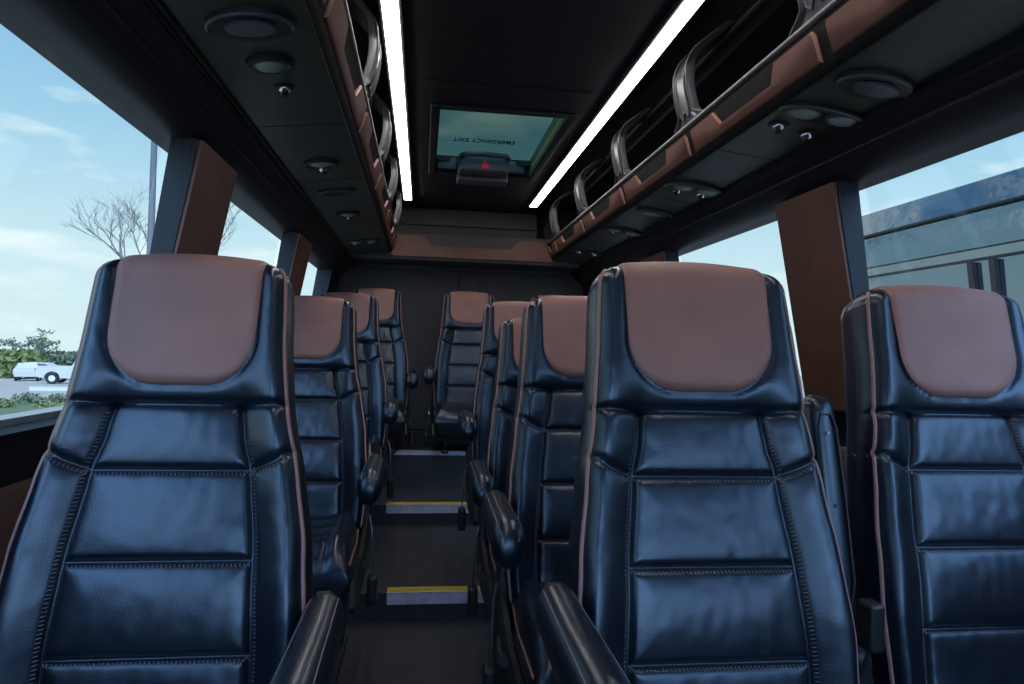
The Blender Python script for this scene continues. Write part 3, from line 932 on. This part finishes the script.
def tree(px, d, H, crown, depth, leafy, mt, lab, seed, trunk_r=.16, lean=0):
    random.seed(seed)
    x, y = polar(px, d); z0 = gz(x, y)-.1
    root = empty('tree', (x, y, z0)); tag(root, lab, 'tree')
    b = MB(); lf = MB()
    def grow(p, dr, ln, r, lv):
        q = p+dr*ln; mid = p+dr*ln*.5+Vector((random.gauss(0, 1), random.gauss(0, 1), random.gauss(0, 1)))*ln*.05
        b.tube([p, mid, q], [r, r*.85, r*.7], n=5 if lv < 3 else 3, cap=False)
        if leafy and lv >= depth-1: leaf_ball(lf, q, ln*.75, leafy, .14*H/6, .7, fill=.1)
        if lv >= depth: return
        for k in range(3 if lv else 5):
            ax = Vector((random.gauss(0, 1), random.gauss(0, 1), random.gauss(0, .35))).normalized()
            nd = (dr*crown[0]+ax*crown[1]+Vector((0, 0, crown[2]))).normalized()
            grow(p.lerp(q, random.uniform(.55, 1)) if lv else p.lerp(q, random.uniform(.75, 1)), nd, ln*random.uniform(.55, .75), r*.6, lv+1)
    grow(Vector((0, 0, 0)), Vector((lean, 0, 1)).normalized(), H*.38, trunk_r, 0)
    b.build('trunk', 'bark', root)
    if leafy: lf.build('foliage', mt, root, smooth=False)
    return root
tree(31, 67, 5.8, (.6, .75, .12), 4, 3, 'leaf_grey', 'small open-crowned tree standing above the hedge at far left', 3, .13)
tree(146, 34, 12.5, (.8, .66, .22), 5, 0, None, 'bare thin-twigged tree behind the lamp post', 12, .09)
random.seed(5)
# lamp post
x, y = polar(147, 30); z0 = gz(x, y)
lp = empty('lamp_post', (x, y, z0)); tag(lp, 'tall grey lamp post seen through the big left window', 'lamp post')
MB().tube([(0, 0, 0), (0, 0, 6), (0, 0, 12.5)], [.17, .15, .12], n=14).build('pole', 'post_metal', lp)
MB().box(-.30, .30, -.30, .30, 0, .5, bev=.05).build('base', 'kerb', lp)
hh = MB(); hh.box(-.9, .9, -.12, .12, 12.4, 12.52, bev=.03); hh.box(-1.3, -.7, -.2, .2, 12.3, 12.45, bev=.04); hh.box(.7, 1.3, -.2, .2, 12.3, 12.45, bev=.04)
hh.build('lamp_head', 'post_metal', lp)

# parked vehicles (facing along local x)
def wheels(root, xs_, r=.40, w=.24, half=.86):
    for xx in xs_:
        for sg in (-1, 1):
            m4 = Matrix.Rotation(pi/2, 4, 'X')
            t = MB().lathe([(.0, -w/2), (r*.62, -w/2), (r*.9, -w/2), (r, -w*.32), (r, w*.32), (r*.9, w/2), (r*.62, w/2), (0, w/2)], (xx, sg*half, r), n=28, mat4=m4)
            wh = t.build('wheel', 'rubber', root)
            MB().lathe([(0, -w/2-.015), (r*.5, -w/2-.01), (r*.6, -w/2+.02), (r*.6, w/2-.02), (r*.5, w/2+.01), (0, w/2+.015)], (xx, sg*half, r), n=16, mat4=m4).build('rim', 'nosing_metal', wh)
def body(profile, half, name, mt, root, taper=.0, zt=1.0):
    s = MB(); n = len(profile)
    def hw(z): return half*(1-taper*max(0, z-zt))
    L_ = [(a, -hw(b), b) for a, b in profile]; R_ = [(a, hw(b), b) for a, b in profile]
    fs = [(i, (i+1) % n, n+(i+1) % n, n+i) for i in range(n)]+[tuple(range(n)), tuple(range(n, 2*n))[::-1]]
    s.add(L_+R_, fs); o = s.build(name, mt, root, angle=30); return o
def arch(cx, r, z0, n=10): return [(cx+r*cos(a), z0+r*sin(a)) for a in [pi*k/n for k in range(n+1)]]
# pick-up
x, y = polar(86, 49); pk = empty('pickup_truck', (x, y, gz(x, y)), R(10)); tag(pk, 'white pickup truck parked in front of the distant tree line', 'truck')
prof = [(2.75, .45)]+[(2.8, .95), (2.7, 1.10), (1.6, 1.16), (1.15, 1.20), (-.55, 1.24), (-2.7, 1.24), (-2.78, .60), (-2.6, .48)]
prof += arch(-1.75, .48, .42)[::-1]+arch(1.75, .48, .42)[::-1]
body(prof, .98, 'body', 'car_white', pk)
body([(1.15, 1.2), (.55, 1.80), (-.35, 1.84), (-.6, 1.22)], .88, 'cab', 'car_white', pk, .25, 1.2)
body([(.98, 1.27), (.48, 1.75), (-.30, 1.77), (-.45, 1.27)], .90, 'side_window', 'car_glass', pk, .25, 1.2)
wheels(pk, (-1.75, 1.75))
MB().box(2.76, 2.82, -.9, -.6, .85, 1.05, bev=.02).build('headlamp', 'lens', pk)
MB().box(-2.80, -2.77, -.95, -.86, .85, 1.10, bev=.02).build('tail_lamp', 'car_light', pk)
# car with raised tailgate
x, y = polar(46, 60); ck = empty('car', (x, y, gz(x, y)), R(6)); tag(ck, 'silver-white hatchback parked left of the pickup truck', 'car')
prof = [(2.1, .40), (2.2, .75), (2.0, .92), (1.1, 1.02), (-.4, 1.08), (-1.9, 1.06), (-2.1, .85), (-2.1, .42)]+arch(-1.3, .40, .38)[::-1]+arch(1.3, .40, .38)[::-1]
body(prof, .86, 'body', 'car_white', ck)
body([(1.05, 1.0), (.35, 1.45), (-.9, 1.50), (-1.7, 1.38), (-2.0, 1.02)], .78, 'roof', 'car_white', ck, .25, 1.0)
body([(.85, 1.06), (.30, 1.39), (-.9, 1.43), (-1.5, 1.33), (-1.75, 1.06)], .795, 'side_window', 'car_glass', ck, .25, 1.0)
wheels(ck, (-1.3, 1.3), .33, .2, .76)
x, y = polar(30, 55); bx_ = empty('car', (x, y, gz(x, y)), R(113)); tag(bx_, 'small white car end-on at the left of the parked group', 'car')
prof = [(1.7, .38), (1.8, .72), (1.6, .95), (.9, 1.02), (-1.5, 1.05), (-1.75, .85), (-1.75, .40)]+arch(-1.1, .38, .36)[::-1]+arch(1.1, .38, .36)[::-1]
body(prof, .80, 'body', 'car_white', bx_); body([(.85, 1.0), (.2, 1.42), (-1.1, 1.46), (-1.6, 1.02)], .72, 'roof', 'car_white', bx_, .3, 1.0)
body([(.65, 1.06), (.15, 1.36), (-1.0, 1.39), (-1.35, 1.06)], .735, 'side_window', 'car_glass', bx_, .3, 1.0)
wheels(bx_, (-1.1, 1.1), .32, .2, .70)

# coach alongside on the right
cb = empty('coach', (4.5, 1.5, -.65)); tag(cb, 'large glossy blue-grey coach parked alongside, outside the right windows', 'bus')
prof = [(0, .35), (0, 1.75), (.03, 2.38)]
def cpanel(z0, z1, x0, x1, mt, name, ya=-5.5, yb=6.0, par=None, thick=.03):
    s = MB(); rows = []
    n = 6
    for i in range(n+1):
        t = i/n; z = lerp(z0, z1, t); x_ = lerp(x0, x1, t)
        rows.append([(x_, ya, z), (x_, yb, z)])
    s.grid(rows); s.grid([[(a+thick, b, c) for a, b, c in r] for r in rows], flip=True)
    return s.build(name, mt, par or cb)
# body shell (curved roof edge)
s = MB(); shell = [(0.02, .35), (0.02, 2.30), (.05, 2.95), (.12, 3.15), (.26, 3.26), (.60, 3.32), (1.25, 3.34), (1.9, 3.32), (2.24, 3.26), (2.38, 3.15), (2.45, 2.95), (2.48, 2.3), (2.48, .35)]
s.prism(shell, -5.5, 6.0); s.build('body_shell', 'coach_lower', cb, angle=50)
def strip_c(z0, z1, x0, x1, mt, name): return cpanel(z0, z1, x0, x1, mt, name)
cpanel(2.95, 3.215, .035, .145, 'coach_paint', 'roof_panel')
cpanel(2.62, 2.945, .0, .032, 'coach_paint', 'upper_panel')
cpanel(2.53, 2.605, .0, .0, 'coach_paint', 'gutter_panel')
for z, r_ in ((2.948, .014), (2.612, .009), (2.52, .016)):
    MB().tube([(.005, -5.5, z), (.005, 6.0, z)], r_, n=6).build('moulding', 'coach_trim', cb)
for i, (a, b) in enumerate(((-5.3, -3.4), (-3.3, -1.4), (-1.3, .6), (.7, 2.5), (5.2, 5.9))):
    cpanel(1.45, 2.51, -.01, .0, 'coach_glass', 'side_window', a, b)
cpanel(1.45, 2.51, -.01, .0, 'coach_glass', 'side_window', 2.55, 5.1)
cpanel(.40, 1.43, 0, 0, 'coach_paint', 'lower_panel')
for (ya, yb) in ((3.20, 3.34), (3.40, 3.56)):
    MB().prism([(ya, 1.5), (ya+.055, 1.5), (yb+.055, 2.5), (yb, 2.5)], -.045, -.005, axis='x').build('mirror_arm', 'coach_trim', cb)
for y_ in (-3.2, 3.8):
    for x_ in (.18, 2.32):
        MB().lathe([(0, -.14), (.3, -.14), (.48, -.13), (.5, -.08), (.5, .08), (.48, .13), (0, .14)], (x_, y_, .5), n=28, mat4=Matrix.Rotation(pi/2, 4, 'Y')).build('wheel', 'rubber', cb)

# ------------------------------------------------------------------ camera
cam = bpy.data.cameras.new('camera'); co = bpy.data.objects.new('camera', cam); col.objects.link(co)
cam.sensor_width = 36; cam.lens = 24.0; cam.clip_start = .02; cam.clip_end = 2000
yaw, pitch, roll = R(7.5), R(.85), R(1.65)
fw = Vector((sin(yaw)*cos(pitch), cos(yaw)*cos(pitch), sin(pitch)))
rt = Vector((cos(yaw), -sin(yaw), 0)); up = rt.cross(fw)
# image content turned clockwise: the camera itself leans to the left
r2 = rt*cos(roll)+up*sin(roll); u2 = up*cos(roll)-rt*sin(roll)
mt_ = Matrix((( r2.x, u2.x, -fw.x, 0), (r2.y, u2.y, -fw.y, 0), (r2.z, u2.z, -fw.z, 1.0), (0, 0, 0, 1)))
co.matrix_world = mt_
scene.camera = co
cam.dof.use_dof = False

# ------------------------------------------------------------------ sky and sun
SKYLOC = (.3, .15, 0); GLOW = (1.4, 2.4, 4.5)
w = bpy.data.worlds.new('sky'); scene.world = w; w.use_nodes = True
nt = w.node_tree; nt.nodes.clear()
out = nt.nodes.new('ShaderNodeOutputWorld'); bg = nt.nodes.new('ShaderNodeBackground')
tc = nt.nodes.new('ShaderNodeTexCoord')
def math_(op, a, b_=None, clamp=False):
    n = nt.nodes.new('ShaderNodeMath'); n.operation = op; n.use_clamp = clamp
    for i, v in enumerate((a, b_)):
        if v is None: continue
        if isinstance(v, (int, float)): n.inputs[i].default_value = v
        else: nt.links.new(v, n.inputs[i])
    return n.outputs[0]
sp_ = nt.nodes.new('ShaderNodeSeparateXYZ'); nt.links.new(tc.outputs['Generated'], sp_.inputs[0])
base = nt.nodes.new('ShaderNodeValToRGB'); e_ = base.color_ramp.elements
e_[0].position = 0; e_[0].color = (.66, .80, .82, 1); e_[1].position = 1; e_[1].color = (.055, .17, .42, 1)
for p_, c_ in ((.10, (.60, .77, .82, 1)), (.28, (.33, .57, .75, 1)), (.55, (.12, .32, .62, 1))):
    q_ = e_.new(p_); q_.color = c_
nt.links.new(math_('MAXIMUM', sp_.outputs[2], 0), base.inputs[0])
# thin cumulus, flattened towards the horizon
mp = nt.nodes.new('ShaderNodeMapping'); mp.inputs['Scale'].default_value = (1.0, 1.0, 3.6); mp.inputs['Location'].default_value = SKYLOC
nz = nt.nodes.new('ShaderNodeTexNoise'); nz.inputs['Scale'].default_value = 3.6; nz.inputs['Detail'].default_value = 9; nz.inputs['Roughness'].default_value = .55
nt.links.new(tc.outputs['Generated'], mp.inputs[0]); nt.links.new(mp.outputs[0], nz.inputs['Vector'])
rp = nt.nodes.new('ShaderNodeValToRGB'); rp.color_ramp.elements[0].position = .53; rp.color_ramp.elements[1].position = .66
rp.color_ramp.elements[0].color = (0, 0, 0, 1); rp.color_ramp.elements[1].color = (.8, .8, .8, 1)
nt.links.new(nz.outputs[0], rp.inputs[0])
mix = nt.nodes.new('ShaderNodeMix'); mix.data_type = 'RGBA'
nt.links.new(rp.outputs[0], mix.inputs[0]); nt.links.new(base.outputs[0], mix.inputs[6]); mix.inputs[7].default_value = (.88, .93, .95, 1)
# broad blue glow added to the unseen sky ahead, to brighten the seats
vm = nt.nodes.new('ShaderNodeVectorMath'); vm.operation = 'DOT_PRODUCT'; nt.links.new(tc.outputs['Generated'], vm.inputs[0]); vm.inputs[1].default_value = Vector((.10, -.86, .50)).normalized()
gl = math_('POWER', math_('MAXIMUM', vm.outputs['Value'], 0), 3.0)
gcol = nt.nodes.new('ShaderNodeMix'); gcol.data_type = 'RGBA'; gcol.blend_type = 'ADD'; gcol.inputs[0].default_value = 1
sc_ = nt.nodes.new('ShaderNodeVectorMath'); sc_.operation = 'SCALE'; sc_.inputs[0].default_value = GLOW
nt.links.new(gl, sc_.inputs['Scale'])
nt.links.new(mix.outputs[2], gcol.inputs[6]); nt.links.new(sc_.outputs[0], gcol.inputs[7])
nt.links.new(gcol.outputs[2], bg.inputs[0]); bg.inputs[1].default_value = 1.25
nt.links.new(bg.outputs[0], out.inputs[0])
sun = bpy.data.lights.new('sun', 'SUN'); sun.energy = 1.7; sun.angle = R(.6); sun.color = (1, .95, .88)
so = bpy.data.objects.new('sun', sun); col.objects.link(so)
az = R(180); el = R(60)
dv = -Vector((-sin(az)*cos(el), cos(az)*cos(el), sin(el)))
so.rotation_euler = dv.to_track_quat('-Z', 'Y').to_euler()

vs_ = scene.view_settings; scene.display_settings.display_device = 'sRGB'
vs_.view_transform = 'Standard'; vs_.look = 'None'; vs_.gamma = 1; vs_.use_curve_mapping = False; vs_.exposure = 0.0
